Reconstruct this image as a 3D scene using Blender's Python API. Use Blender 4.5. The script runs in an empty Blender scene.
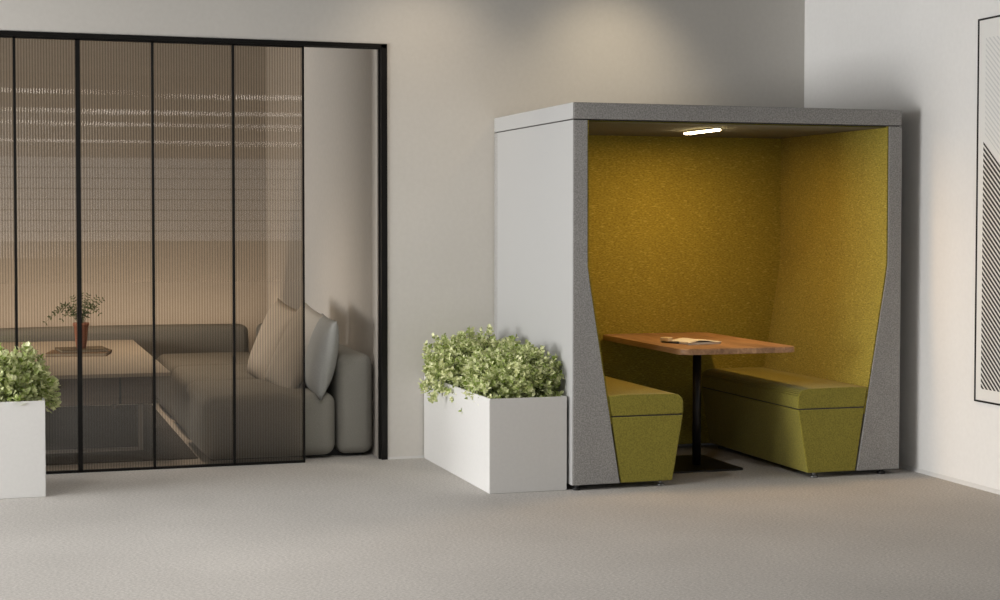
import bpy, bmesh, math, random
from mathutils import Vector, Matrix, Euler
random.seed(7)
col = bpy.context.scene.collection
PI = math.pi

# ------------------------------------------------------------------ materials
def mat(name, base, rough=.6, metal=0., emis=None, estr=0., spec=.5):
    m = bpy.data.materials.new(name); m.use_nodes = True
    b = m.node_tree.nodes['Principled BSDF']
    b.inputs['Base Color'].default_value = (*base, 1)
    b.inputs['Roughness'].default_value = rough
    b.inputs['Metallic'].default_value = metal
    b.inputs['Specular IOR Level'].default_value = spec
    if emis:
        b.inputs['Emission Color'].default_value = (*emis, 1)
        b.inputs['Emission Strength'].default_value = estr
    return m

def noisy(name, c1, c2, scale=200., rough=.9, bump=.0, stretch=(1, 1, 1), spec=.2, detail=3., big=0., bigscale=2., dist=.002):
    """two-tone procedural material in object space with optional bump and large-scale mottling"""
    m = mat(name, c1, rough, spec=spec)
    nt = m.node_tree; N = nt.nodes; L = nt.links; b = N['Principled BSDF']
    tc = N.new('ShaderNodeTexCoord'); mp = N.new('ShaderNodeMapping'); mp.inputs['Scale'].default_value = stretch
    L.new(tc.outputs['Object'], mp.inputs[0])
    n = N.new('ShaderNodeTexNoise'); n.inputs['Scale'].default_value = scale; n.inputs['Detail'].default_value = detail
    L.new(mp.outputs[0], n.inputs[0])
    r = N.new('ShaderNodeValToRGB'); r.color_ramp.elements[0].position = .32; r.color_ramp.elements[1].position = .68
    r.color_ramp.elements[0].color = (*c1, 1); r.color_ramp.elements[1].color = (*c2, 1)
    L.new(n.outputs[0], r.inputs[0]); out = r.outputs[0]
    if big:
        n2 = N.new('ShaderNodeTexNoise'); n2.inputs['Scale'].default_value = bigscale; n2.inputs['Detail'].default_value = 4
        L.new(tc.outputs['Object'], n2.inputs[0])
        mr = N.new('ShaderNodeMapRange'); mr.inputs[1].default_value = .3; mr.inputs[2].default_value = .7
        mr.inputs[3].default_value = 1 - big; mr.inputs[4].default_value = 1 + big
        L.new(n2.outputs[0], mr.inputs[0])
        mx = N.new('ShaderNodeVectorMath'); mx.operation = 'SCALE'
        L.new(out, mx.inputs[0]); L.new(mr.outputs[0], mx.inputs['Scale']); out = mx.outputs[0]
    L.new(out, b.inputs['Base Color'])
    if bump:
        bp = N.new('ShaderNodeBump'); bp.inputs['Strength'].default_value = bump; bp.inputs['Distance'].default_value = dist
        L.new(n.outputs[0], bp.inputs['Height']); L.new(bp.outputs[0], b.inputs['Normal'])
    return m

M = {}
M['wall'] = noisy('wall_paint', (.61, .585, .545), (.63, .605, .565), 40, .9, .05, big=.03, bigscale=1.2)
M['wall_right'] = noisy('right_wall_paint', (.74, .73, .71), (.76, .75, .73), 40, .9, .05, big=.03, bigscale=1.2)
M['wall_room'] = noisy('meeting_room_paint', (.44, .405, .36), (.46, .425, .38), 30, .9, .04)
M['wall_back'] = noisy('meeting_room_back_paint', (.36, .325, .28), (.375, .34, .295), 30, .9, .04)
M['ceil'] = noisy('ceiling_paint', (.13, .127, .122), (.15, .147, .14), 30, .9)
M['dark_ceil'] = noisy('dark_ceiling_paint', (.05, .048, .046), (.06, .058, .055), 4, .8)
M['white'] = noisy('white_powder_coat', (.64, .63, .61), (.66, .65, .63), 60, .45, .02, spec=.4)
M['trim'] = mat('white_skirting', (.66, .65, .63), .5)
M['pale'] = noisy('pale_grey_side_cloth', (.375, .373, .366), (.41, .407, .40), 350, .85, .15, dist=.0006)
M['black'] = mat('black_metal', (.012, .011, .010), .4, .6)
M['black_soft'] = mat('black_powder_coat', (.014, .013, .014), .38, .2)
M['chrome'] = mat('steel_foot', (.25, .25, .25), .3, .9)
M['soil'] = noisy('dark_soil', (.012, .009, .006), (.035, .027, .018), 60, 1, 1., dist=.01)
M['terracotta'] = noisy('terracotta', (.30, .13, .085), (.34, .155, .10), 50, .8)
M['book_a'] = mat('brown_book_cloth', (.20, .12, .06), .7)
M['book_b'] = mat('olive_book_cloth', (.13, .095, .05), .7)
M['paper'] = noisy('paper', (.30, .26, .20), (.36, .31, .24), 8, .8, stretch=(1, 1, 60))
M['page'] = mat('cream_page', (.78, .74, .64), .7)
M['cover'] = mat('pale_cover', (.74, .72, .62), .6)
M['cream'] = mat('cream_block', (.85, .76, .55), .6)
M['pen'] = mat('black_pen', (.02, .02, .02), .35)
M['rug'] = noisy('charcoal_rug', (.035, .032, .03), (.06, .055, .05), 180, 1, .6, big=.1)
M['table_white'] = noisy('pale_laminate', (.46, .41, .34), (.49, .44, .37), 5, .45, stretch=(8, 1, 1))
M['drawer'] = noisy('brown_drawer_front', (.17, .13, .10), (.20, .155, .12), 5, .55, stretch=(1, 1, 9))
M['steel'] = mat('brushed_steel', (.30, .28, .26), .45, .6)
M['sofa'] = noisy('taupe_sofa_cloth', (.235, .225, .20), (.285, .275, .245), 260, .95, .35, dist=.0012, big=.05)
M['pillow'] = noisy('grey_pillow_cloth', (.33, .33, .315), (.41, .41, .39), 300, .95, .4, dist=.0012)
M['pillow_light'] = noisy('stone_pillow_cloth', (.46, .43, .39), (.54, .51, .46), 300, .95, .4, dist=.0012)
M['pillow_far'] = noisy('warm_pillow_cloth', (.50, .46, .41), (.56, .52, .465), 300, .95, .4, dist=.0012)
M['stem'] = mat('plant_stem', (.12, .15, .045), .7)
M['lamp_glow'] = mat('warm_light_diffuser', (1, 1, 1), .5, emis=(1, .80, .46), estr=26)
M['cool_glow'] = mat('ceiling_strip_diffuser', (1, 1, 1), .5, emis=(1, .95, .88), estr=3.5)

def fabric(name, c1, c2, scale=170, weave=(1, 1, 1), bump=.5, dist=.0025):
    m = noisy(name, c1, c2, scale, .95, bump, weave, spec=.12, detail=4, big=.035, bigscale=6, dist=dist)
    b = m.node_tree.nodes['Principled BSDF']
    b.inputs['Sheen Weight'].default_value = .12; b.inputs['Sheen Roughness'].default_value = .6
    return m
M['felt'] = fabric('grey_felt', (.23, .224, .216), (.41, .40, .388), 150)
M['olive'] = fabric('mustard_cloth_panel', (.20, .162, .022), (.37, .312, .048), 110, (.6, .6, 2.2), .9)
def slubs(m, tint, amount=.5):
    nt = m.node_tree; N = nt.nodes; L = nt.links; b = N['Principled BSDF']; src = b.inputs['Base Color'].links[0].from_socket
    tc = N.new('ShaderNodeTexCoord'); mp = N.new('ShaderNodeMapping'); mp.inputs['Scale'].default_value = (1, 1, 5.5); L.new(tc.outputs['Object'], mp.inputs[0])
    n = N.new('ShaderNodeTexNoise'); n.inputs['Scale'].default_value = 34; n.inputs['Detail'].default_value = 2; L.new(mp.outputs[0], n.inputs[0])
    mr = N.new('ShaderNodeMapRange'); mr.inputs[1].default_value = .60; mr.inputs[2].default_value = .70; mr.inputs[4].default_value = amount; L.new(n.outputs[0], mr.inputs[0])
    mx = N.new('ShaderNodeMix'); mx.data_type = 'RGBA'; mx.inputs[7].default_value = (*tint, 1)
    L.new(mr.outputs[0], mx.inputs[0]); L.new(src, mx.inputs[6]); L.new(mx.outputs[2], b.inputs['Base Color'])
slubs(M['olive'], (.56, .49, .12))
M['olive_seat'] = fabric('olive_seat_cloth', (.21, .18, .027), (.325, .282, .045), 150)
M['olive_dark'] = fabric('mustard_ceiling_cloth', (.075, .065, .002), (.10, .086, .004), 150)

def wood():
    m = mat('oiled_oak', (.5, .25, .1), .42, spec=.4)
    nt = m.node_tree; N = nt.nodes; L = nt.links; b = N['Principled BSDF']
    tc = N.new('ShaderNodeTexCoord'); mp = N.new('ShaderNodeMapping'); mp.inputs['Scale'].default_value = (9, .9, 9)
    L.new(tc.outputs['Object'], mp.inputs[0])
    n = N.new('ShaderNodeTexNoise'); n.inputs['Scale'].default_value = 3.; n.inputs['Detail'].default_value = 8; n.inputs['Distortion'].default_value = 1.2
    L.new(mp.outputs[0], n.inputs[0])
    r = N.new('ShaderNodeValToRGB'); e = r.color_ramp.elements
    e[0].position = .25; e[0].color = (.22, .115, .055, 1); e[1].position = .8; e[1].color = (.60, .37, .20, 1)
    x = e.new(.52); x.color = (.42, .235, .12, 1)
    L.new(n.outputs[0], r.inputs[0])
    # plank staves along the length
    sx = N.new('ShaderNodeSeparateXYZ'); L.new(tc.outputs['Object'], sx.inputs[0])
    q = N.new('ShaderNodeMath'); q.operation = 'MULTIPLY'; q.inputs[1].default_value = 9.1; L.new(sx.outputs[0], q.inputs[0])
    fl = N.new('ShaderNodeMath'); fl.operation = 'FLOOR'; L.new(q.outputs[0], fl.inputs[0])
    wn = N.new('ShaderNodeTexWhiteNoise'); wn.noise_dimensions = '1D'; L.new(fl.outputs[0], wn.inputs['W'])
    mr = N.new('ShaderNodeMapRange'); mr.inputs[3].default_value = .78; mr.inputs[4].default_value = 1.15; L.new(wn.outputs[0], mr.inputs[0])
    sc = N.new('ShaderNodeVectorMath'); sc.operation = 'SCALE'; L.new(r.outputs[0], sc.inputs[0]); L.new(mr.outputs[0], sc.inputs['Scale'])
    L.new(sc.outputs[0], b.inputs['Base Color'])
    return m
M['wood'] = wood()

def carpet():
    m = mat('grey_carpet', (.28, .26, .24), .97, spec=.1)
    nt = m.node_tree; N = nt.nodes; L = nt.links; b = N['Principled BSDF']
    tc = N.new('ShaderNodeTexCoord')
    n = N.new('ShaderNodeTexNoise'); n.inputs['Scale'].default_value = 75; n.inputs['Detail'].default_value = 5; n.inputs['Roughness'].default_value = .75
    mp = N.new('ShaderNodeMapping'); mp.inputs['Scale'].default_value = (1, 1.6, 1); mp.inputs['Rotation'].default_value = (0, 0, .5)
    L.new(tc.outputs['Object'], mp.inputs[0]); L.new(mp.outputs[0], n.inputs[0])
    r = N.new('ShaderNodeValToRGB'); e = r.color_ramp.elements
    e[0].position = .3; e[0].color = (.32, .305, .285, 1); e[1].position = .7; e[1].color = (.68, .65, .615, 1)
    L.new(n.outputs[0], r.inputs[0])
    n2 = N.new('ShaderNodeTexNoise'); n2.inputs['Scale'].default_value = 1.3; n2.inputs['Detail'].default_value = 5
    L.new(tc.outputs['Object'], n2.inputs[0])
    mr = N.new('ShaderNodeMapRange'); mr.inputs[1].default_value = .3; mr.inputs[2].default_value = .7; mr.inputs[3].default_value = .94; mr.inputs[4].default_value = 1.06
    L.new(n2.outputs[0], mr.inputs[0])
    sc = N.new('ShaderNodeVectorMath'); sc.operation = 'SCALE'; L.new(r.outputs[0], sc.inputs[0]); L.new(mr.outputs[0], sc.inputs['Scale'])
    L.new(sc.outputs[0], b.inputs['Base Color'])
    bp = N.new('ShaderNodeBump'); bp.inputs['Strength'].default_value = .55; bp.inputs['Distance'].default_value = .006
    L.new(n.outputs[0], bp.inputs['Height']); L.new(bp.outputs[0], b.inputs['Normal'])
    return m
M['carpet'] = carpet()

def leaf(name, ca, cb):
    m = mat(name, ca, .55, spec=.3)
    nt = m.node_tree; N = nt.nodes; L = nt.links; b = N['Principled BSDF']
    g = N.new('ShaderNodeNewGeometry'); r = N.new('ShaderNodeValToRGB')
    r.color_ramp.elements[0].color = (*ca, 1); r.color_ramp.elements[1].color = (*cb, 1)
    L.new(g.outputs['Random Per Island'], r.inputs[0]); L.new(r.outputs[0], b.inputs['Base Color'])
    tr = N.new('ShaderNodeBsdfTranslucent'); L.new(r.outputs[0], tr.inputs[0])
    mx = N.new('ShaderNodeMixShader'); mx.inputs[0].default_value = .25
    L.new(b.outputs[0], mx.inputs[1]); L.new(tr.outputs[0], mx.inputs[2]); L.new(mx.outputs[0], N['Material Output'].inputs[0])
    return m
M['leaf'] = leaf('variegated_leaf', (.24, .33, .05), (.95, .95, .60))
M['fern'] = leaf('dark_fern_leaf', (.035, .07, .02), (.09, .14, .04))

def glass():
    """bronze-tinted fluted glass: a tinted transparent sheet with a clear-coat reflection; the flutes themselves are mesh"""
    m = bpy.data.materials.new('bronze_fluted_glass'); m.use_nodes = True
    nt = m.node_tree; N = nt.nodes; L = nt.links
    N.remove(N['Principled BSDF']); out = N['Material Output']
    tc = N.new('ShaderNodeTexCoord'); s = N.new('ShaderNodeSeparateXYZ'); L.new(tc.outputs['Object'], s.inputs[0])
    w = N.new('ShaderNodeMath'); w.operation = 'MULTIPLY'; w.inputs[1].default_value = 2 * PI / .0145; L.new(s.outputs[0], w.inputs[0])
    c = N.new('ShaderNodeMath'); c.operation = 'SINE'; L.new(w.outputs[0], c.inputs[0])
    mr = N.new('ShaderNodeMapRange'); mr.inputs[1].default_value = -1; mr.inputs[2].default_value = 1; mr.inputs[3].default_value = 0; mr.inputs[4].default_value = 1
    L.new(c.outputs[0], mr.inputs[0])
    rp = N.new('ShaderNodeMix'); rp.data_type = 'RGBA'
    rp.inputs[6].default_value = (.42, .365, .305, 1); rp.inputs[7].default_value = (.72, .645, .555, 1)
    L.new(mr.outputs[0], rp.inputs[0])
    t = N.new('ShaderNodeBsdfTransparent'); L.new(rp.outputs[2], t.inputs[0])
    g = N.new('ShaderNodeBsdfGlossy'); g.inputs['Roughness'].default_value = .0; g.inputs['Color'].default_value = (.9, .88, .84, 1)
    fr = N.new('ShaderNodeFresnel'); fr.inputs[0].default_value = 1.5
    ad = N.new('ShaderNodeMath'); ad.operation = 'MULTIPLY_ADD'; ad.inputs[1].default_value = 1.6; ad.inputs[2].default_value = .04; ad.use_clamp = True
    L.new(fr.outputs[0], ad.inputs[0])
    mx = N.new('ShaderNodeMixShader'); L.new(ad.outputs[0], mx.inputs[0]); L.new(t.outputs[0], mx.inputs[1]); L.new(g.outputs[0], mx.inputs[2])
    d = N.new('ShaderNodeBsdfTranslucent'); d.inputs[0].default_value = (.55, .47, .38, 1)
    m2 = N.new('ShaderNodeMixShader'); m2.inputs[0].default_value = .03
    L.new(mx.outputs[0], m2.inputs[1]); L.new(d.outputs[0], m2.inputs[2]); L.new(m2.outputs[0], out.inputs[0])
    return m
M['glass'] = glass()

def print_mat():
    """line-art poster: fine pale diagonals above, bold black diagonals below (poster object space: y along wall, z up)"""
    m = mat('striped_print', (.72, .71, .68), .5)
    nt = m.node_tree; N = nt.nodes; L = nt.links; b = N['Principled BSDF']
    tc = N.new('ShaderNodeTexCoord'); s = N.new('ShaderNodeSeparateXYZ'); L.new(tc.outputs['Object'], s.inputs[0])
    def mth(op, a, bb=None, cc=None):
        n = N.new('ShaderNodeMath'); n.operation = op
        for i, v in enumerate((a, bb, cc)):
            if v is None: continue
            if isinstance(v, (int, float)): n.inputs[i].default_value = v
            else: L.new(v, n.inputs[i])
        return n.outputs[0]
    Y, Z = s.outputs[1], s.outputs[2]
    diag = mth('MULTIPLY_ADD', Y, -.87, Z)             # z - .87 y : constant along the stripes (falling to the right)
    edge = 1.756 + .87 * 1.887
    inb = mth('LESS_THAN', diag, edge + .002)
    ph = mth('FRACT', mth('MULTIPLY', mth('SUBTRACT', diag, edge - .012), 1 / .0284))
    st = mth('LESS_THAN', ph, .58)
    ymin = mth('LESS_THAN', Y, -1.888); zmin = mth('GREATER_THAN', Z, .512)
    bold = mth('MULTIPLY', mth('MULTIPLY', inb, st), mth('MULTIPLY', ymin, zmin))
    ph2 = mth('FRACT', mth('MULTIPLY', diag, 1 / .028))
    st2 = mth('LESS_THAN', ph2, .4)
    up = mth('MULTIPLY', mth('GREATER_THAN', diag, edge + .05), mth('MULTIPLY', mth('LESS_THAN', Y, -1.90), mth('LESS_THAN', Z, 2.275)))
    fine = mth('MULTIPLY', st2, up)
    m1 = N.new('ShaderNodeMix'); m1.data_type = 'RGBA'; m1.inputs[6].default_value = (.74, .73, .70, 1); m1.inputs[7].default_value = (.60, .60, .585, 1)
    L.new(fine, m1.inputs[0])
    m2 = N.new('ShaderNodeMix'); m2.data_type = 'RGBA'; m2.inputs[7].default_value = (.012, .012, .012, 1)
    L.new(bold, m2.inputs[0]); L.new(m1.outputs[2], m2.inputs[6]); L.new(m2.outputs[2], b.inputs['Base Color'])
    return m
M['print'] = print_mat()

# ------------------------------------------------------------------ helpers
def link(name, me, m, parent=None, smooth=False):
    o = bpy.data.objects.new(name, me); col.objects.link(o)
    if m: me.materials.append(m)
    if smooth:
        for p in me.polygons: p.use_smooth = True
    if parent: o.parent = parent
    return o

def obj(name, bm, m, parent=None, smooth=False):
    me = bpy.data.meshes.new(name); bmesh.ops.recalc_face_normals(bm, faces=bm.faces); bm.to_mesh(me); bm.free()
    return link(name, me, m, parent, smooth)

def thing(name, label, cat, group=None, loc=(0, 0, 0)):
    o = bpy.data.objects.new(name, None); col.objects.link(o); o.empty_display_size = .1
    o.location = loc; return tag(o, label, cat, group)

def tag(o, label, cat, group=None):
    o['label'] = label; o['category'] = cat
    if group: o['group'] = group
    return o

def struct(o, label=None):
    o['kind'] = 'structure'
    if label: o['label'] = label
    return o

def box(bm, x0, x1, y0, y1, z0, z1, bev=0, seg=2):
    r = bmesh.ops.create_cube(bm, size=1)
    for v in r['verts']:
        v.co = Vector((x0 + (v.co.x + .5) * (x1 - x0), y0 + (v.co.y + .5) * (y1 - y0), z0 + (v.co.z + .5) * (z1 - z0)))
    if bev:
        es = list({e for v in r['verts'] for e in v.link_edges})
        bmesh.ops.bevel(bm, geom=es, offset=bev, segments=seg, profile=.5, affect='EDGES')
    return r

def bx(name, m, x0, x1, y0, y1, z0, z1, bev=0, seg=2, parent=None, smooth=False):
    bm = bmesh.new(); box(bm, x0, x1, y0, y1, z0, z1, bev, seg); return obj(name, bm, m, parent, smooth)

def cyl(bm, c, r, h, seg=24, r2=None):
    bmesh.ops.create_cone(bm, cap_ends=True, segments=seg, radius1=r, radius2=r if r2 is None else r2, depth=h,
                          matrix=Matrix.Translation((c[0], c[1], c[2] + h / 2)))

def prism(bm, pts, y0, y1, bev=0, seg=2, sel=None):
    """closed (x, z) profile extruded from y0 to y1"""
    a = [bm.verts.new((x, y0, z)) for x, z in pts]; b = [bm.verts.new((x, y1, z)) for x, z in pts]
    n = len(pts); bm.faces.new(a); bm.faces.new(b[::-1])
    for i in range(n): bm.faces.new((a[i], b[i], b[(i + 1) % n], a[(i + 1) % n]))
    if bev:
        bmesh.ops.bevel(bm, geom=list(bm.edges), offset=bev, segments=seg, profile=.5, affect='EDGES')

def tube(bm, pts, r, seg=6):
    rings = []
    for i, p in enumerate(pts):
        p = Vector(p); t = (Vector(pts[min(i + 1, len(pts) - 1)]) - Vector(pts[max(i - 1, 0)])).normalized()
        a = t.orthogonal().normalized(); b = t.cross(a)
        rr = r if not isinstance(r, (list, tuple)) else r[i]
        rings.append([bm.verts.new(p + (a * math.cos(2 * PI * k / seg) + b * math.sin(2 * PI * k / seg)) * rr) for k in range(seg)])
    for u, v in zip(rings, rings[1:]):
        for k in range(seg): bm.faces.new((u[k], u[(k + 1) % seg], v[(k + 1) % seg], v[k]))
    bm.faces.new(rings[0][::-1]); bm.faces.new(rings[-1])

# ------------------------------------------------------------------ dimensions solved from the photograph
H = 1.95; W = 1.871; YF = -1.321; YB = -.035; XR = 1.996; ZC = 2.95

# ------------------------------------------------------------------ room shell
struct(bx('floor', M['carpet'], -9, XR + .1, -27, 4.15, -.1, 0), 'grey brown short pile carpet floor')
bm = bmesh.new()
box(bm, -.634, XR + .1, 0, .12, 0, ZC); box(bm, -9, -.634, 0, .12, 2.352, ZC)
struct(obj('wall_back', bm, M['wall']), 'warm grey wall with the glazed opening')
struct(bx('wall_right', M['wall_right'], XR, XR + .1, -5.2, .0, 0, ZC), 'pale grey side wall with the framed print')
struct(bx('ceiling', M['ceil'], -9, XR + .1, -9, .12, ZC, ZC + .1))
struct(bx('baseboard_back', M['trim'], -.634, XR, -.005, 0, 0, .014))
struct(bx('baseboard_right', M['trim'], XR - .006, XR, -5.2, -.006, 0, .022))
# small meeting room behind the glass
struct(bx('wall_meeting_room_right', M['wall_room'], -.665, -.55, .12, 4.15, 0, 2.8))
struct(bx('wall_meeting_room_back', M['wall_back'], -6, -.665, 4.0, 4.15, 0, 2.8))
struct(bx('ceiling_meeting_room', M['ceil'], -6, -.55, .12, 4.15, 2.8, 2.9))
# far end of the open office, seen mirrored in the glass
struct(bx('ceiling_office', M['dark_ceil'], -9, 16, -27, -9, ZC + .02, ZC + .12))
struct(bx('wall_office_end', M['dark_ceil'], -9, 16, -27.2, -27, 0, ZC + .1))
struct(bx('floor_office', M['carpet'], XR + .1, 16, -27, -5.2, -.1, 0))
for i, (x0, x1) in enumerate(((-6, -2.5), (-1.5, 2.5), (3.2, 6.2), (8.5, 13.5))):
    w = struct(bx('window_%d' % (i + 1), mat('window_daylight', (.5, .5, .5), .5, emis=(.85, .93, 1), estr=.55), x0, x1, -27, -26.95, .9, 2.75))
    bm = bmesh.new()
    for k in range(9): box(bm, x0, x1, -26.95, -26.9, .9 + k * .231 - .012, .9 + k * .231 + .012)
    for k in range(6): x = x0 + k * (x1 - x0) / 5; box(bm, x - .03, x + .03, -26.95, -26.9, .9, 2.75)
    obj('window_blind', bm, M['dark_ceil'], w)
k = 0
for yy in (-11.5, -15, -18, -24):
    for xx in (-5, .6, 5.2, 10.5):
        k += 1
        x = xx + (k * 37 % 11) * .09
        struct(bx('trim_%d' % k, M['cool_glow'], x, x + 1.3, yy, yy + .09, ZC - .03, ZC + .02))

# ------------------------------------------------------------------ black frame of the glazed opening
bm = bmesh.new()
box(bm, -.668, -.634, -.006, .085, 0, 2.352); box(bm, -4.6, -.634, -.006, .085, 2.330, 2.354); box(bm, -4.6, -.634, .01, .05, 2.326, 2.331)
box(bm, -.676, -.668, .03, .05, 0, 2.326)
struct(obj('trim_glazing', bm, M['black']), 'black metal frame around the glazed opening')
struct(bx('trim_floor_track', M['black'], -4.6, -1.103, .018, .048, 0, .006))

# sliding fluted panels, each a real corrugated sheet in a thin black frame
def corrugated(x0, x1, z0, z1, y, pitch=.0145, amp=.0005, seg=8):
    bm = bmesh.new(); n = max(1, round((x1 - x0) / pitch)); lo = hi = None
    for i in range(n * seg + 1):
        x = x0 + (x1 - x0) * i / (n * seg); t = i % seg / seg
        yy = y - amp * abs(math.sin(PI * t)) ** .8
        a, b = bm.verts.new((x, yy, z0)), bm.verts.new((x, yy, z1))
        if lo: bm.faces.new((lo, a, b, hi))
        lo, hi = a, b
    return bm
edges = [-3.75, -3.36, -3.04, -2.645, -2.322, -1.929, -1.494, -1.103]
for i, (a, b) in enumerate(zip(edges, edges[1:])):
    y = .028
    bm = bmesh.new(); th = .0055
    rw = .010 if abs(b + 2.322) > .01 else .014
    lw = .004 if abs(a + 2.322) > .01 else .010
    box(bm, b - rw, b, y - .012, y + .012, .006, 2.326); box(bm, a, a + lw, y - .012, y + .012, .006, 2.326)
    box(bm, a, b, y - .012, y + .012, .006, .014); box(bm, a, b, y - .012, y + .012, 2.320, 2.326)
    d = struct(obj('door_%d' % (i + 1), bm, M['black']), 'sliding panel of bronze fluted glass in a thin black frame')
    g = obj('glass_pane', corrugated(a + .004, b - .01, .014, 2.320, y), M['glass'], d, True)

# ------------------------------------------------------------------ meeting booth
booth = thing('meeting_booth', 'grey felt meeting booth with mustard cloth lined interior, open at the front', 'booth')
ZB = .028; ZS = 1.862; XI = .078
def mir(pts, m): return [(W - x, z) for x, z in pts][::-1] if m else pts
def line_x(z): return XI if z > 1.2 else XI + .1 * (1.2 - z) ** 2 if z > 1.06 else XI + (1.12 - z) * (.257 - XI) / (1.12 - ZB)
for m in (0, 1):
    bm = bmesh.new()
    prism(bm, mir([(.004, ZB), (.004, ZS), (XI, ZS), (XI, 1.20), (line_x(1.13), 1.13), (line_x(1.03), 1.03), (line_x(ZB), ZB)], m), YF, -.10, .003)
    p = obj('side_panel', bm, M['felt'], booth)
    bm = bmesh.new()
    prism(bm, mir([(line_x(1.03) + .001, 1.03), (line_x(1.13) + .001, 1.13), (XI + .001, 1.20), (XI + .001, ZS), (XI + .009, ZS), (XI + .009, 1.20), (line_x(1.13) + .009, 1.13), (line_x(1.03) + .009, 1.03), (line_x(.33) + .009, .33), (line_x(.33) + .001, .33)], m), YF + .007, -.10, .0015)
    o = obj('side_lining', bm, M['olive'], booth); o['label'] = 'mustard cloth lining'
    bm = bmesh.new()
    x0, x1 = (0, .0045) if not m else (W - .0045, W)
    box(bm, x0, x1, YF + .002, -.062, ZB, ZS, .001, 1)
    o = obj('outer_cladding', bm, M['pale'], booth); o['label'] = 'smooth pale outer side skin'
bx('back_panel', M['felt'], .0, W, -.060, YB + .03, ZB, ZS, .003, 2, booth)
o = bx('back_lining', M['olive'], .07, W - .07, -.108, -.062, ZB, ZS, .0015, 1, booth); o['label'] = 'mustard cloth lining'
bx('roof_panel', M['felt'], .004, W - .004, YF, YB + .03, ZS + .006, H, .004, 2, booth)
o = bx('roof_side_skin', M['pale'], 0, .0045, YF + .002, YB + .03, ZS + .006, H - .001, .001, 1, booth)
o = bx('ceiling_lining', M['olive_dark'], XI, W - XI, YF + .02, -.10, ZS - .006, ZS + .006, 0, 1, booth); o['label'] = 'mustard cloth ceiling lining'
bx('shadow_gap', M['black_soft'], .01, W - .01, YF + .012, YB + .02, ZS, ZS + .006, 0, 1, booth)
for x in (.035, W - .09):
    for y in (YF + .035, -.15):
        bm = bmesh.new(); cyl(bm, (x, y, 0), .021, .012); cyl(bm, (x, y, .012), .011, .02)
        obj('foot', bm, M['black_soft'], booth)

def bench(m, label):
    t = thing('booth_bench', label, 'bench', 'upholstered benches inside the booth')
    bm = bmesh.new()
    g = .011
    prism(bm, mir([(line_x(.364) + g, .364), (.607, .364), (.548, ZB), (line_x(ZB) + g - .003, ZB)], m), YF + .003, -.112, .006, 3)
    obj('base', bm, M['olive_seat'], t, True)
    bm = bmesh.new()
    pts = [(line_x(.368) + g, .369), (line_x(.47) + g, .474), (.30, .477), (.545, .474)]
    for k in range(0, 7):
        a = PI / 2 - k / 6 * PI / 2 * .92
        pts.append((.563 + .045 * math.cos(a), .427 + .045 * math.sin(a)))
    pts.append((.609, .369))
    prism(bm, mir(pts, m), YF + .003, -.112, .007, 3)
    sc_ = obj('seat_cushion', bm, M['olive_seat'], t, True)
    bm = bmesh.new(); prism(bm, mir([(line_x(.366) + g + .004, .362), (.600, .362), (.600, .371), (line_x(.366) + g + .004, .371)], m), YF + .008, -.115)
    obj('seam', bm, M['black_soft'], sc_)
    for x in (.495,):
        for y in (YF + .035, -.15):
            bm = bmesh.new(); xx = W - x if m else x
            cyl(bm, (xx, y, 0), .020, .011); cyl(bm, (xx, y, .011), .010, .018); obj('foot', bm, M['chrome'], t, True)
    return t
bench(0, 'olive bench on the left side of the booth, beside the grey felt stile')
bench(1, 'olive bench on the right side of the booth, its full top in view')
for o in bpy.data.objects:
    if o.name.split('.')[0] in ('base', 'seat_cushion'):
        for p in o.data.polygons: p.use_smooth = p.area < .004

# ------------------------------------------------------------------ booth table
table = thing('pedestal_table', 'rectangular oak topped table on a black column inside the booth', 'table', None, (.93, -.70, 0))
bm = bmesh.new()
def rr(x0, x1, y0, y1, r, n=6):
    out = []
    for cx, cy, a0 in ((x1 - r, y1 - r, 0), (x0 + r, y1 - r, 90), (x0 + r, y0 + r, 180), (x1 - r, y0 + r, 270)):
        for k in range(n + 1):
            a = math.radians(a0 + 90 * k / n); out.append((cx + r * math.cos(a), cy + r * math.sin(a)))
    return out
def slab(bm, pts, z0, z1, bev=0):
    a = [bm.verts.new((x, y, z0)) for x, y in pts]; b = [bm.verts.new((x, y, z1)) for x, y in pts]
    fa = bm.faces.new(a[::-1]); fb = bm.faces.new(b); n = len(pts)
    for i in range(n): bm.faces.new((a[i], a[(i + 1) % n], b[(i + 1) % n], b[i]))
    if bev: bmesh.ops.bevel(bm, geom=list(fa.edges) + list(fb.edges), offset=bev, segments=2, profile=.5, affect='EDGES')
slab(bm, rr(-.312, .352, -.575, .588, .05), .665, .695, .004)
obj('tabletop', bm, M['wood'], table)
bm = bmesh.new(); cyl(bm, (.008, -.06, .010), .0235, .642, 32); obj('column', bm, M['black_soft'], table, True)
for p in table.children[-1].data.polygons: p.use_smooth = abs(p.normal.z) < .5
bm = bmesh.new(); slab(bm, rr(-.225, .200, -.26, .28, .02), 0, .010, .002); obj('base_plate', bm, M['black_soft'], table)
bx('mounting_plate', M['black_soft'], -.11, .13, -.18, .06, .652, .665, 0, 1, table)

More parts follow.
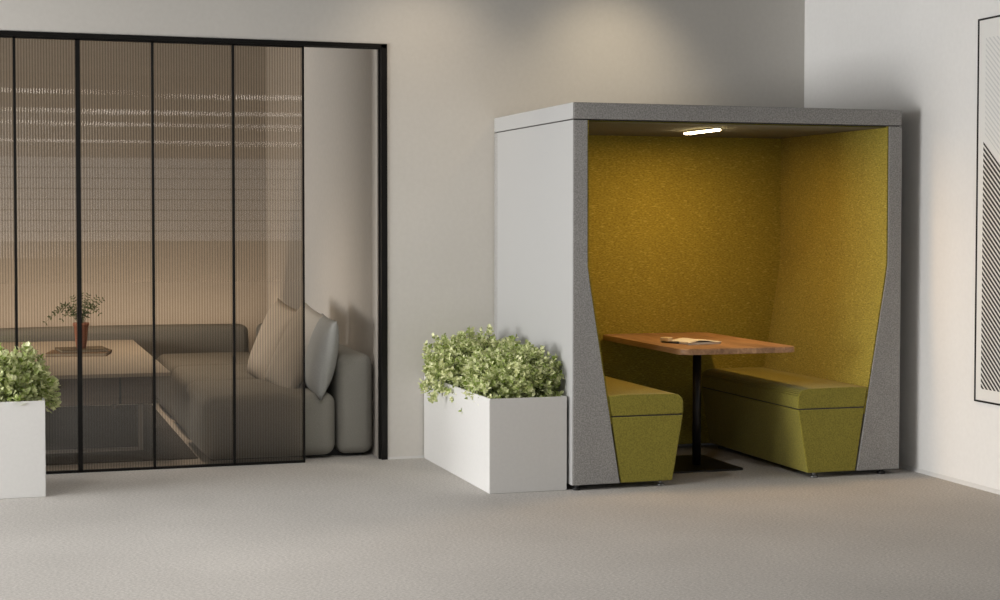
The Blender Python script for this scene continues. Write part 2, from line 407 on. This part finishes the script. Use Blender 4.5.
# magazine, cream block, pen on the table
nb = thing('magazine', 'pale magazine lying on the booth table, beside a pen', 'magazine', None, (.865, -.90, .695))
nb.rotation_euler = (0, 0, .12)
bx('page_block', M['page'], -.100, .100, -.095, .095, .0, .012, .002, 1, nb)
bm = bmesh.new(); n = 12
pts = [(-.105 + .21 * i / n, .0125 + .010 * math.sin(PI * i / n) ** 2 * (1 - i / n) * 2) for i in range(n + 1)]
prism(bm, pts + [(x, z - .0015) for x, z in pts[::-1]], -.10, .10)
obj('cover', bm, M['cover'], nb)
o = bx('eraser_box', M['cream'], -.02, .02, -.03, .03, 0, .022, .003, 2); o.location = (.772, -.72, .695); o.rotation_euler = (0, 0, .35)
tag(o, 'small cream box left of the magazine on the booth table', 'box')
pen = thing('pen', 'short black pen lying between cream box and magazine', 'pen', None, (.730, -.86, .695)); pen.rotation_euler = (0, 0, .5)
bm = bmesh.new(); tube(bm, [(0, -.06, .005), (0, .05, .005)], .0045, 10); obj('barrel', bm, M['pen'], pen, True)
bm = bmesh.new(); tube(bm, [(0, .05, .005), (0, .066, .005)], [.0045, .001], 10); obj('tip', bm, M['chrome'], pen, True)

# light bar under the booth roof
lb = thing('light_bar', 'slim glowing light bar under the booth ceiling', 'light', None, (.915, -.86, ZS - .006))
bx('housing', M['white'], -.020, .020, -.205, .205, -.010, 0, .002, 1, lb)
bx('diffuser', M['lamp_glow'], -.017, .017, -.202, .202, -.019, -.010, .003, 2, lb)
L = bpy.data.lights.new('light_bar_lamp', 'AREA'); L.shape = 'RECTANGLE'; L.size = .05; L.size_y = .4; L.energy = 10.5; L.color = (1, .60, .25)
lo = bpy.data.objects.new('light_bar_lamp', L); col.objects.link(lo); lo.location = (.915, -.86, ZS - .03)

# ------------------------------------------------------------------ planters and bushes
def planter(name, label, x0, x1, y0, y1, h=.474):
    t = thing(name, label, 'planter', 'white planter boxes', ((x0 + x1) / 2, (y0 + y1) / 2, 0))
    hx, hy = (x1 - x0) / 2, (y1 - y0) / 2; th = .012
    bm = bmesh.new()
    o = [(-hx, -hy), (hx, -hy), (hx, hy), (-hx, hy)]; i = [(-hx + th, -hy + th), (hx - th, -hy + th), (hx - th, hy - th), (-hx + th, hy - th)]
    v = lambda p, z: [bm.verts.new((x, y, z)) for x, y in p]
    a, b, c, d = v(o, 0), v(o, h), v(i, h), v(i, h - .06)
    bm.faces.new(a[::-1]); bm.faces.new(d)
    for k in range(4):
        n = (k + 1) % 4
        bm.faces.new((a[k], a[n], b[n], b[k])); bm.faces.new((b[k], b[n], c[n], c[k])); bm.faces.new((c[k], c[n], d[n], d[k]))
    bmesh.ops.bevel(bm, geom=[e for e in bm.edges if all(abs(w.co.x) > hx - .001 and abs(w.co.y) > hy - .001 for w in e.verts)], offset=.0025, segments=2, affect='EDGES')
    obj('box', bm, M['white'], t)
    bm = bmesh.new(); bmesh.ops.create_grid(bm, x_segments=14, y_segments=14, size=1)
    for w in bm.verts: w.co = Vector((w.co.x * (hx - th), w.co.y * (hy - th), h - .035 + random.uniform(-.006, .008)))
    obj('soil', bm, M['soil'], t, True)
    return t

def leaf_quad(bm, p, d, up, ln, wd):
    """one small cupped oval leaf: 7 points, folded on the midrib"""
    s = d.cross(up)
    if s.length < 1e-4: s = d.orthogonal()
    s.normalize(); n = s.cross(d).normalized()
    mid = [p, p + d * ln * .5 - n * ln * .05, p + d * ln - n * ln * .16]
    L1 = [p + d * ln * .28 + s * wd * .42 + n * ln * .07, p + d * ln * .72 + s * wd * .40 + n * ln * .05]
    R1 = [p + d * ln * .28 - s * wd * .42 + n * ln * .07, p + d * ln * .72 - s * wd * .40 + n * ln * .05]
    m = [bm.verts.new(x) for x in mid]; l = [bm.verts.new(x) for x in L1]; r = [bm.verts.new(x) for x in R1]
    bm.faces.new((m[0], m[1], l[1], l[0])); bm.faces.new((m[1], m[2], l[1]))
    bm.faces.new((m[0], r[0], r[1], m[1])); bm.faces.new((m[1], r[1], m[2]))

def bush(label, c, rad, n, xlim=(-9, 9), ylim=(-9, 9), rim=None, droop=.0, lscale=1.):
    """dense small-leaved bush rooted at c with ellipsoid radii rad"""
    t = thing('leafy_bush', label, 'bush', 'small leaved bushes in the planters', c)
    fb, sb = bmesh.new(), bmesh.new(); c = Vector(c)
    for i in range(n):
        a = random.uniform(0, 2 * PI); z = random.random() ** .8 * 1.02 - .02
        rr_ = max(0, 1 - abs(z) ** 3.2) ** .45; sq = 1 / (abs(math.cos(a)) ** 3.2 + abs(math.sin(a)) ** 3.2) ** (1 / 3.2); rr_ *= .35 + .65 * sq; lump = 1 + .10 * math.sin(3 * a + c.x * 9) + .09 * math.sin(5 * a + z * 7)
        q = random.uniform(.80, 1.06) if random.random() < .68 else random.uniform(.45, .85)
        tip = Vector((math.cos(a) * rr_ * rad[0], math.sin(a) * rr_ * rad[1], z * rad[2])) * q * lump
        root = Vector((tip.x * .25, tip.y * .25, -.03))
        if z < .22: tip.z -= droop * random.random() * (1 if random.random() < .35 else .2)
        mid = (root + tip) / 2 + Vector((tip.x * .12, tip.y * .12, .06 * rad[2] + .03))
        w = tip + c
        if not (xlim[0] < w.x < xlim[1] and ylim[0] < w.y < ylim[1]):
            tip.x = min(max(tip.x, xlim[0] - c.x), xlim[1] - c.x) ; tip.y = min(max(tip.y, ylim[0] - c.y), ylim[1] - c.y)
        if i % 3 == 0: tube(sb, [root, mid, tip], [.004, .003, .0015], 4)
        out = (tip - Vector((0, 0, -.05))).normalized()
        ax = (out * .7 + Vector((random.uniform(-.5, .5), random.uniform(-.5, .5), random.uniform(-.1, .8)))).normalized()
        nl = random.randint(6, 9)
        for k in range(nl):
            f = k / nl; ang = k * 2.4 + i
            p = tip - ax * (.055 * (1 - f)) * lscale
            side = (ax.orthogonal().normalized()); side = Matrix.Rotation(ang, 3, ax) @ side
            d = (side * (1.0 - .55 * f) + ax * (.35 + .8 * f)).normalized()
            ln = random.uniform(.024, .038) * (1 - .25 * f) * lscale
            for lim, j in ((xlim, 0), (ylim, 1)):
                e = (p + d * ln + c)[j]
                if e > lim[1] + .02: p[j] -= e - lim[1] - .02
                if e < lim[0] - .02: p[j] += lim[0] - .02 - e
            leaf_quad(fb, p, d, ax, ln, ln * random.uniform(.72, .95))
    me = bpy.data.meshes.new('foliage'); fb.to_mesh(me); fb.free(); f = link('foliage', me, M['leaf'], t)
    me = bpy.data.meshes.new('stems'); sb.to_mesh(me); sb.free(); link('stems', me, M['stem'], t)
    return t
planter('planter_box', 'long white planter box standing against the booth side', -.4223, -.0139, -1.28, -.012)
planter('planter_box', 'white planter box in front of the glass, cut by the left edge', -3.30, -2.526, -.705, -.275)
bush('light green bush at the wall end of the planter beside the booth', (-.235, -.40, .455), (.265, .36, .275), 1150, (-.56, -.02), (-.80, -.03), droop=.13, lscale=.86)
bush('light green bush at the front end of the planter beside the booth', (-.195, -.95, .455), (.235, .32, .25), 1000, (-.54, -.01), (-1.24, -.3), droop=.17, lscale=.86)
bush('light green bush in the planter at the left edge', (-2.72, -.49, .45), (.225, .20, .27), 520, droop=.06, lscale=1.2, xlim=(-3.2, -2.40))

# ------------------------------------------------------------------ framed print on the right wall
pic = thing('framed_print', 'tall thin black framed print of black diagonal stripes on the right wall', 'picture')
y0, y1, z0, z1 = -3.10, -1.836, .4445, 2.375
bm = bmesh.new(); fw = .009
for a in ((y0, y1, z0, z0 + fw), (y0, y1, z1 - fw, z1), (y0, y0 + fw, z0, z1), (y1 - fw, y1, z0, z1)):
    box(bm, XR - .014, XR - .001, *a)
obj('frame', bm, M['black'], pic)
bx('print', M['print'], XR - .010, XR - .003, y0 + fw, y1 - fw, z0 + fw, z1 - fw, 0, 1, pic)

# ------------------------------------------------------------------ meeting room furniture
tag(bx('rug', M['rug'], -4.2, -1.66, .34, 3.15, 0, .008, .003, 1), 'dark charcoal rug under the low table behind the glass', 'rug')
def puff(bm, x0, x1, y0, y1, z0, z1, r=.07, seg=6, bulge=.02):
    s = bmesh.new(); box(s, x0, x1, y0, y1, z0, z1, r, seg)
    bmesh.ops.subdivide_edges(s, edges=[e for e in s.edges if e.calc_length() > .15], cuts=6, use_grid_fill=True)
    cx, cy, cz = (x0 + x1) / 2, (y0 + y1) / 2, (z0 + z1) / 2; hx, hy, hz = (x1 - x0) / 2, (y1 - y0) / 2, (z1 - z0) / 2
    for v in s.verts:
        u, w, t = (v.co.x - cx) / hx, (v.co.y - cy) / hy, (v.co.z - cz) / hz
        g = lambda a: max(0, 1 - a * a)
        v.co += Vector((u * g(w) * g(t), w * g(u) * g(t), t * g(u) * g(w))) * bulge
    me = bpy.data.meshes.new('t'); s.to_mesh(me); s.free(); bm.from_mesh(me); bpy.data.meshes.remove(me)
sofa = thing('corner_sofa', 'low taupe modular corner sofa behind the glass, against the right wall', 'sofa')
for (a, b) in ((.12, 1.075), (1.10, 2.13), (2.155, 3.18)):
    bm = bmesh.new(); puff(bm, -1.65 + (.025 if a > 1 else 0), -.905, a, b, .018, .376, .062, bulge=.014); obj('seat', bm, M['sofa'], sofa, True)
for (a, b) in ((.15, 1.62), (1.63, 3.2)):
    bm = bmesh.new(); puff(bm, -.888, -.682, a, b, .018, .588, .05, bulge=.012); obj('backrest', bm, M['sofa'], sofa, True)
bm = bmesh.new(); puff(bm, -2.75, -.93, 3.22, 3.45, .035, .57, .05, bulge=.01); obj('backrest', bm, M['sofa'], sofa, True)
bm = bmesh.new(); puff(bm, -4.6, -2.76, 3.22, 3.45, .035, .57, .05, bulge=.01); obj('backrest', bm, M['sofa'], sofa, True)
bx('plinth', M['black_soft'], -1.60, -.72, .25, 3.15, 0, .06, 0, 1, sofa)

def pillow(label, c, rot, s, th, m):
    t = bpy.data.meshes.new('throw_pillow'); n = 18; bm = bmesh.new(); G = {}
    for side in (1, -1):
        for i in range(n + 1):
            for j in range(n + 1):
                u, v = -1 + 2 * i / n, -1 + 2 * j / n
                if side == -1 and (i in (0, n) or j in (0, n)): G[(side, i, j)] = G[(1, i, j)]; continue
                k = ((1 - abs(u) ** 2.6) * (1 - abs(v) ** 2.6)) ** .55
                pin = 1 - .07 * (1 - abs(abs(u) - abs(v))) * min(abs(u), abs(v)) * 0
                uu = u * (1 - .035 * (1 - v * v)); vv = v * (1 - .035 * (1 - u * u))
                wr = .004 * math.sin(7 * u + 3 * v) * k
                G[(side, i, j)] = bm.verts.new((side * (th / 2 * k + wr), uu * s / 2 * pin, vv * s / 2 * pin))
    for side in (1, -1):
        for i in range(n):
            for j in range(n):
                f = [G[(side, i, j)], G[(side, i + 1, j)], G[(side, i + 1, j + 1)], G[(side, i, j + 1)]]
                bm.faces.new(f if side == 1 else f[::-1])
    bm.to_mesh(t); bm.free(); o = link('throw_pillow', t, m, None, True)
    o.location = c; a, b, g = rot
    o.rotation_euler = (Matrix.Rotation(a, 3, 'Z') @ Matrix.Rotation(b, 3, 'Y') @ Matrix.Rotation(g, 3, 'X')).to_euler()
    return tag(o, label, 'pillow', 'throw pillows on the sofa')
pillow('grey throw pillow seen edge on in the open gap beside the glass', (-.955, .30, .575), (0, .20, .05), .46, .15, M['pillow'])
pillow('stone coloured throw pillow leaning across the edge of the last glass panel', (-1.045, .60, .585), (.17, .44, .16), .54, .15, M['pillow_light'])
pillow('stone coloured throw pillow farthest back on the sofa', (-1.10, 1.13, .595), (.14, .38, .12), .52, .15, M['pillow_far'])

# long low table
lt = thing('low_table', 'long low pale topped table with drawers behind the glass', 'table')
bx('tabletop', M['table_white'], -3.9, -1.80, .42, 3.05, .47, .492, .002, 1, lt)
bx('drawer_cabinet', M['black_soft'], -3.86, -1.86, .70, 2.98, .285, .468, .002, 1, lt)
for (a, b) in ((-2.063, -1.865), (-2.70, -2.067), (-3.30, -2.71), (-3.855, -3.31)):
    bx('drawer', M['drawer'], a + .004, b - .004, .683, .70, .289, .464, .001, 1, lt)
for x in (-3.84, -1.945):
    for y in (.74, 2.9):
        bx('leg', M['steel'], x - .014, x + .014, y, y + .02, .008, .285, 0, 1, lt)
bx('floor_rail', M['steel'], -3.83, -1.96, .74, .76, .008, .026, 0, 1, lt)

def book(label, m, x0, x1, y0, y1, z, h, rz):
    c = ((x0 + x1) / 2, (y0 + y1) / 2, z); hx, hy = (x1 - x0) / 2, (y1 - y0) / 2
    t = thing('book', label, 'book', 'books under the potted plant', c); t.rotation_euler = (0, 0, rz)
    bx('pages', M['paper'], -hx + .006, hx - .006, -hy + .006, hy, .003, h - .003, 0, 1, t)
    bm = bmesh.new(); box(bm, -hx, hx, -hy, hy, 0, .003); box(bm, -hx, hx, -hy, hy, h - .003, h); box(bm, -hx, hx, hy - .003, hy + .001, 0, h)
    obj('cover', bm, m, t); return t
book('lower brown book on the low table, under the plant', M['book_a'], -2.43, -2.05, 1.66, 1.96, .492, .022, -.18)
book('upper olive book on the low table, directly under the plant pot', M['book_b'], -2.37, -2.07, 1.70, 1.98, .514, .018, .10)
pot = thing('plant_pot', 'slim terracotta pot on the two books', 'pot', None, (-2.225, 1.84, .532))
bm = bmesh.new(); prof = [(.030, 0), (.034, .02), (.046, .145), (.052, .147), (.052, .165), (.045, .165), (.043, .140)]
seg = 28; rings = [[bm.verts.new((r * math.cos(2 * PI * k / seg), r * math.sin(2 * PI * k / seg), z)) for k in range(seg)] for r, z in prof]
for u, v in zip(rings, rings[1:]):
    for k in range(seg): bm.faces.new((u[k], u[(k + 1) % seg], v[(k + 1) % seg], v[k]))
bm.faces.new(rings[0][::-1]); obj('vessel', bm, M['terracotta'], pot, True)
bm = bmesh.new(); cyl(bm, (0, 0, .13), .043, .012); obj('soil', bm, M['soil'], pot)
fern = thing('fern', 'small dark fern with arching fronds growing in the terracotta pot', 'plant', None, (-2.225, 1.84, .672))
ends = [(-.22, .02, .03), (-.19, -.05, .07), (-.15, .06, .10), (-.10, -.03, .15), (-.05, .04, .19), (0, -.02, .21), (.05, .03, .20), (.10, -.03, .19), (.14, .02, .17), (.12, .05, .08), (.08, -.06, .10), (-.08, -.06, .08), (.03, .06, .16), (-.12, .0, .05)]
for e in ends:
    bm = bmesh.new(); sb = bmesh.new(); E = Vector(e); pts = []
    for k in range(9):
        u = k / 8; p = Vector((E.x * u, E.y * u, E.z * (1.5 * u - .5 * u * u) if E.z > .12 else E.z * u + .10 * math.sin(PI * u) * .9)); pts.append(p)
    tube(bm, pts, [.0022 - .00018 * k for k in range(9)], 4)
    for k in range(2, 9):
        p = pts[k]; d = (pts[k] - pts[k - 1]).normalized()
        for s in (-1, 1):
            sd = d.cross(Vector((0, 1, 0))).normalized() * s
            for q in (0,):
                pp = p - (pts[k] - pts[k - 1]) * q
                leaf_quad(bm, pp, (sd + d * .5 + Vector((0, random.uniform(-.6, .6), 0))).normalized(), Vector((0, 1, .2)), random.uniform(.016, .026), .008)
    me = bpy.data.meshes.new('frond'); bm.to_mesh(me); bm.free(); sb.free(); link('frond', me, M['fern'], fern)

# ------------------------------------------------------------------ lights
def area(name, loc, target, sx, sy, e, c):
    L = bpy.data.lights.new(name, 'AREA'); L.shape = 'RECTANGLE'; L.size = sx; L.size_y = sy; L.energy = e; L.color = c
    o = bpy.data.objects.new(name, L); col.objects.link(o); o.location = loc
    o.rotation_euler = (Vector(target) - Vector(loc)).to_track_quat('-Z', 'Y').to_euler(); return o
area('left_window_light', (-8.5, -2.0, 1.2), (0, -1.5, .9), 4.2, 1.9, 650, (1, .997, .99))
area('front_window_light', (-6.2, -15, 1.9), (-1, 0, .8), 5, 2.2, 40, (1, .98, .95))
SPOTS = []
k = 0
for yy in (-2.5, -4.4):
    for xx in (-6.6, -4.0, -1.6):
        k += 1
        struct(bx('trim_ceiling_lamp_%d' % k, M['black_soft'], xx - .7, xx + .7, yy - .07, yy + .07, ZC - .03, ZC + .01))
        SPOTS.append((xx, yy))
o = area('meeting_room_wall_fill', (-2.8, 3.55, .40), (-2.8, 3.95, 1.5), 4.2, .05, 24, (1, .85, .69))  # added uplight hidden behind the sofa back, brightens the rear wall
def spot(name, loc, tgt, e, c, ang=70, bl=.8, r=.04):
    L = bpy.data.lights.new(name, 'SPOT'); L.energy = e; L.color = c; L.spot_size = math.radians(ang); L.spot_blend = bl; L.shadow_soft_size = r
    o = bpy.data.objects.new(name, L); col.objects.link(o); o.location = loc
    o.rotation_euler = (Vector(tgt) - Vector(loc)).to_track_quat('-Z', 'Y').to_euler()
for xx, yy in SPOTS: spot('ceiling_lamp', (xx, yy, ZC - .04), (xx, yy, 0), 112 if yy > -3 else 70, (1, .975, .945), 165, .6, .10)
spot('meeting_room_top_fill', (-1.9, 1.5, 2.75), (-1.8, 1.2, 0), 150, (1, .86, .70), 88, 1, .25)  # added overhead fill to lighten the sofa and low table
spot('meeting_room_top_fill', (-2.2, 2.55, 2.75), (-2.1, 2.75, 0), 170, (1, .80, .60), 80, 1, .25)  # second added fill, warms the far end of the sofa
spot('wall_washer', (.72, -.75, 2.93), (.68, -.02, 1.95), 34, (1, .84, .60), 88, 1, .1)
spot('wall_washer', (-.45, -.75, 2.93), (-.45, -.05, 1.9), 24, (1, .84, .64), 95, 1, .08)
spot('meeting_room_spot', (-5.4, 1.75, .95), (-.7, 1.05, .75), 150, (1, .84, .66), 27, 1, .45)
w = bpy.data.worlds.new('w'); bpy.context.scene.world = w; w.use_nodes = True
w.node_tree.nodes['Background'].inputs[0].default_value = (.92, .95, 1, 1); w.node_tree.nodes['Background'].inputs[1].default_value = .09

# ------------------------------------------------------------------ camera (solved)
cam = bpy.data.cameras.new('camera'); co = bpy.data.objects.new('camera', cam); col.objects.link(co)
cam.sensor_width = 36; cam.lens = 1599.155 * 36 / 1000; cam.shift_y = -.0261; cam.clip_end = 200
co.location = (-2.7603, -8.832, 1.3562)
co.rotation_euler = (Matrix.Rotation(-.3067, 3, 'Z') @ Matrix.Rotation(PI / 2 - .0330, 3, 'X') @ Matrix.Rotation(.0008, 3, 'Z')).to_euler()
sc = bpy.context.scene; sc.camera = co
sc.view_settings.view_transform = 'Standard'; sc.view_settings.look = 'None'; sc.view_settings.exposure = 0
sc.cycles.max_bounces = 10; sc.cycles.transparent_max_bounces = 16; sc.cycles.sample_clamp_indirect = 6
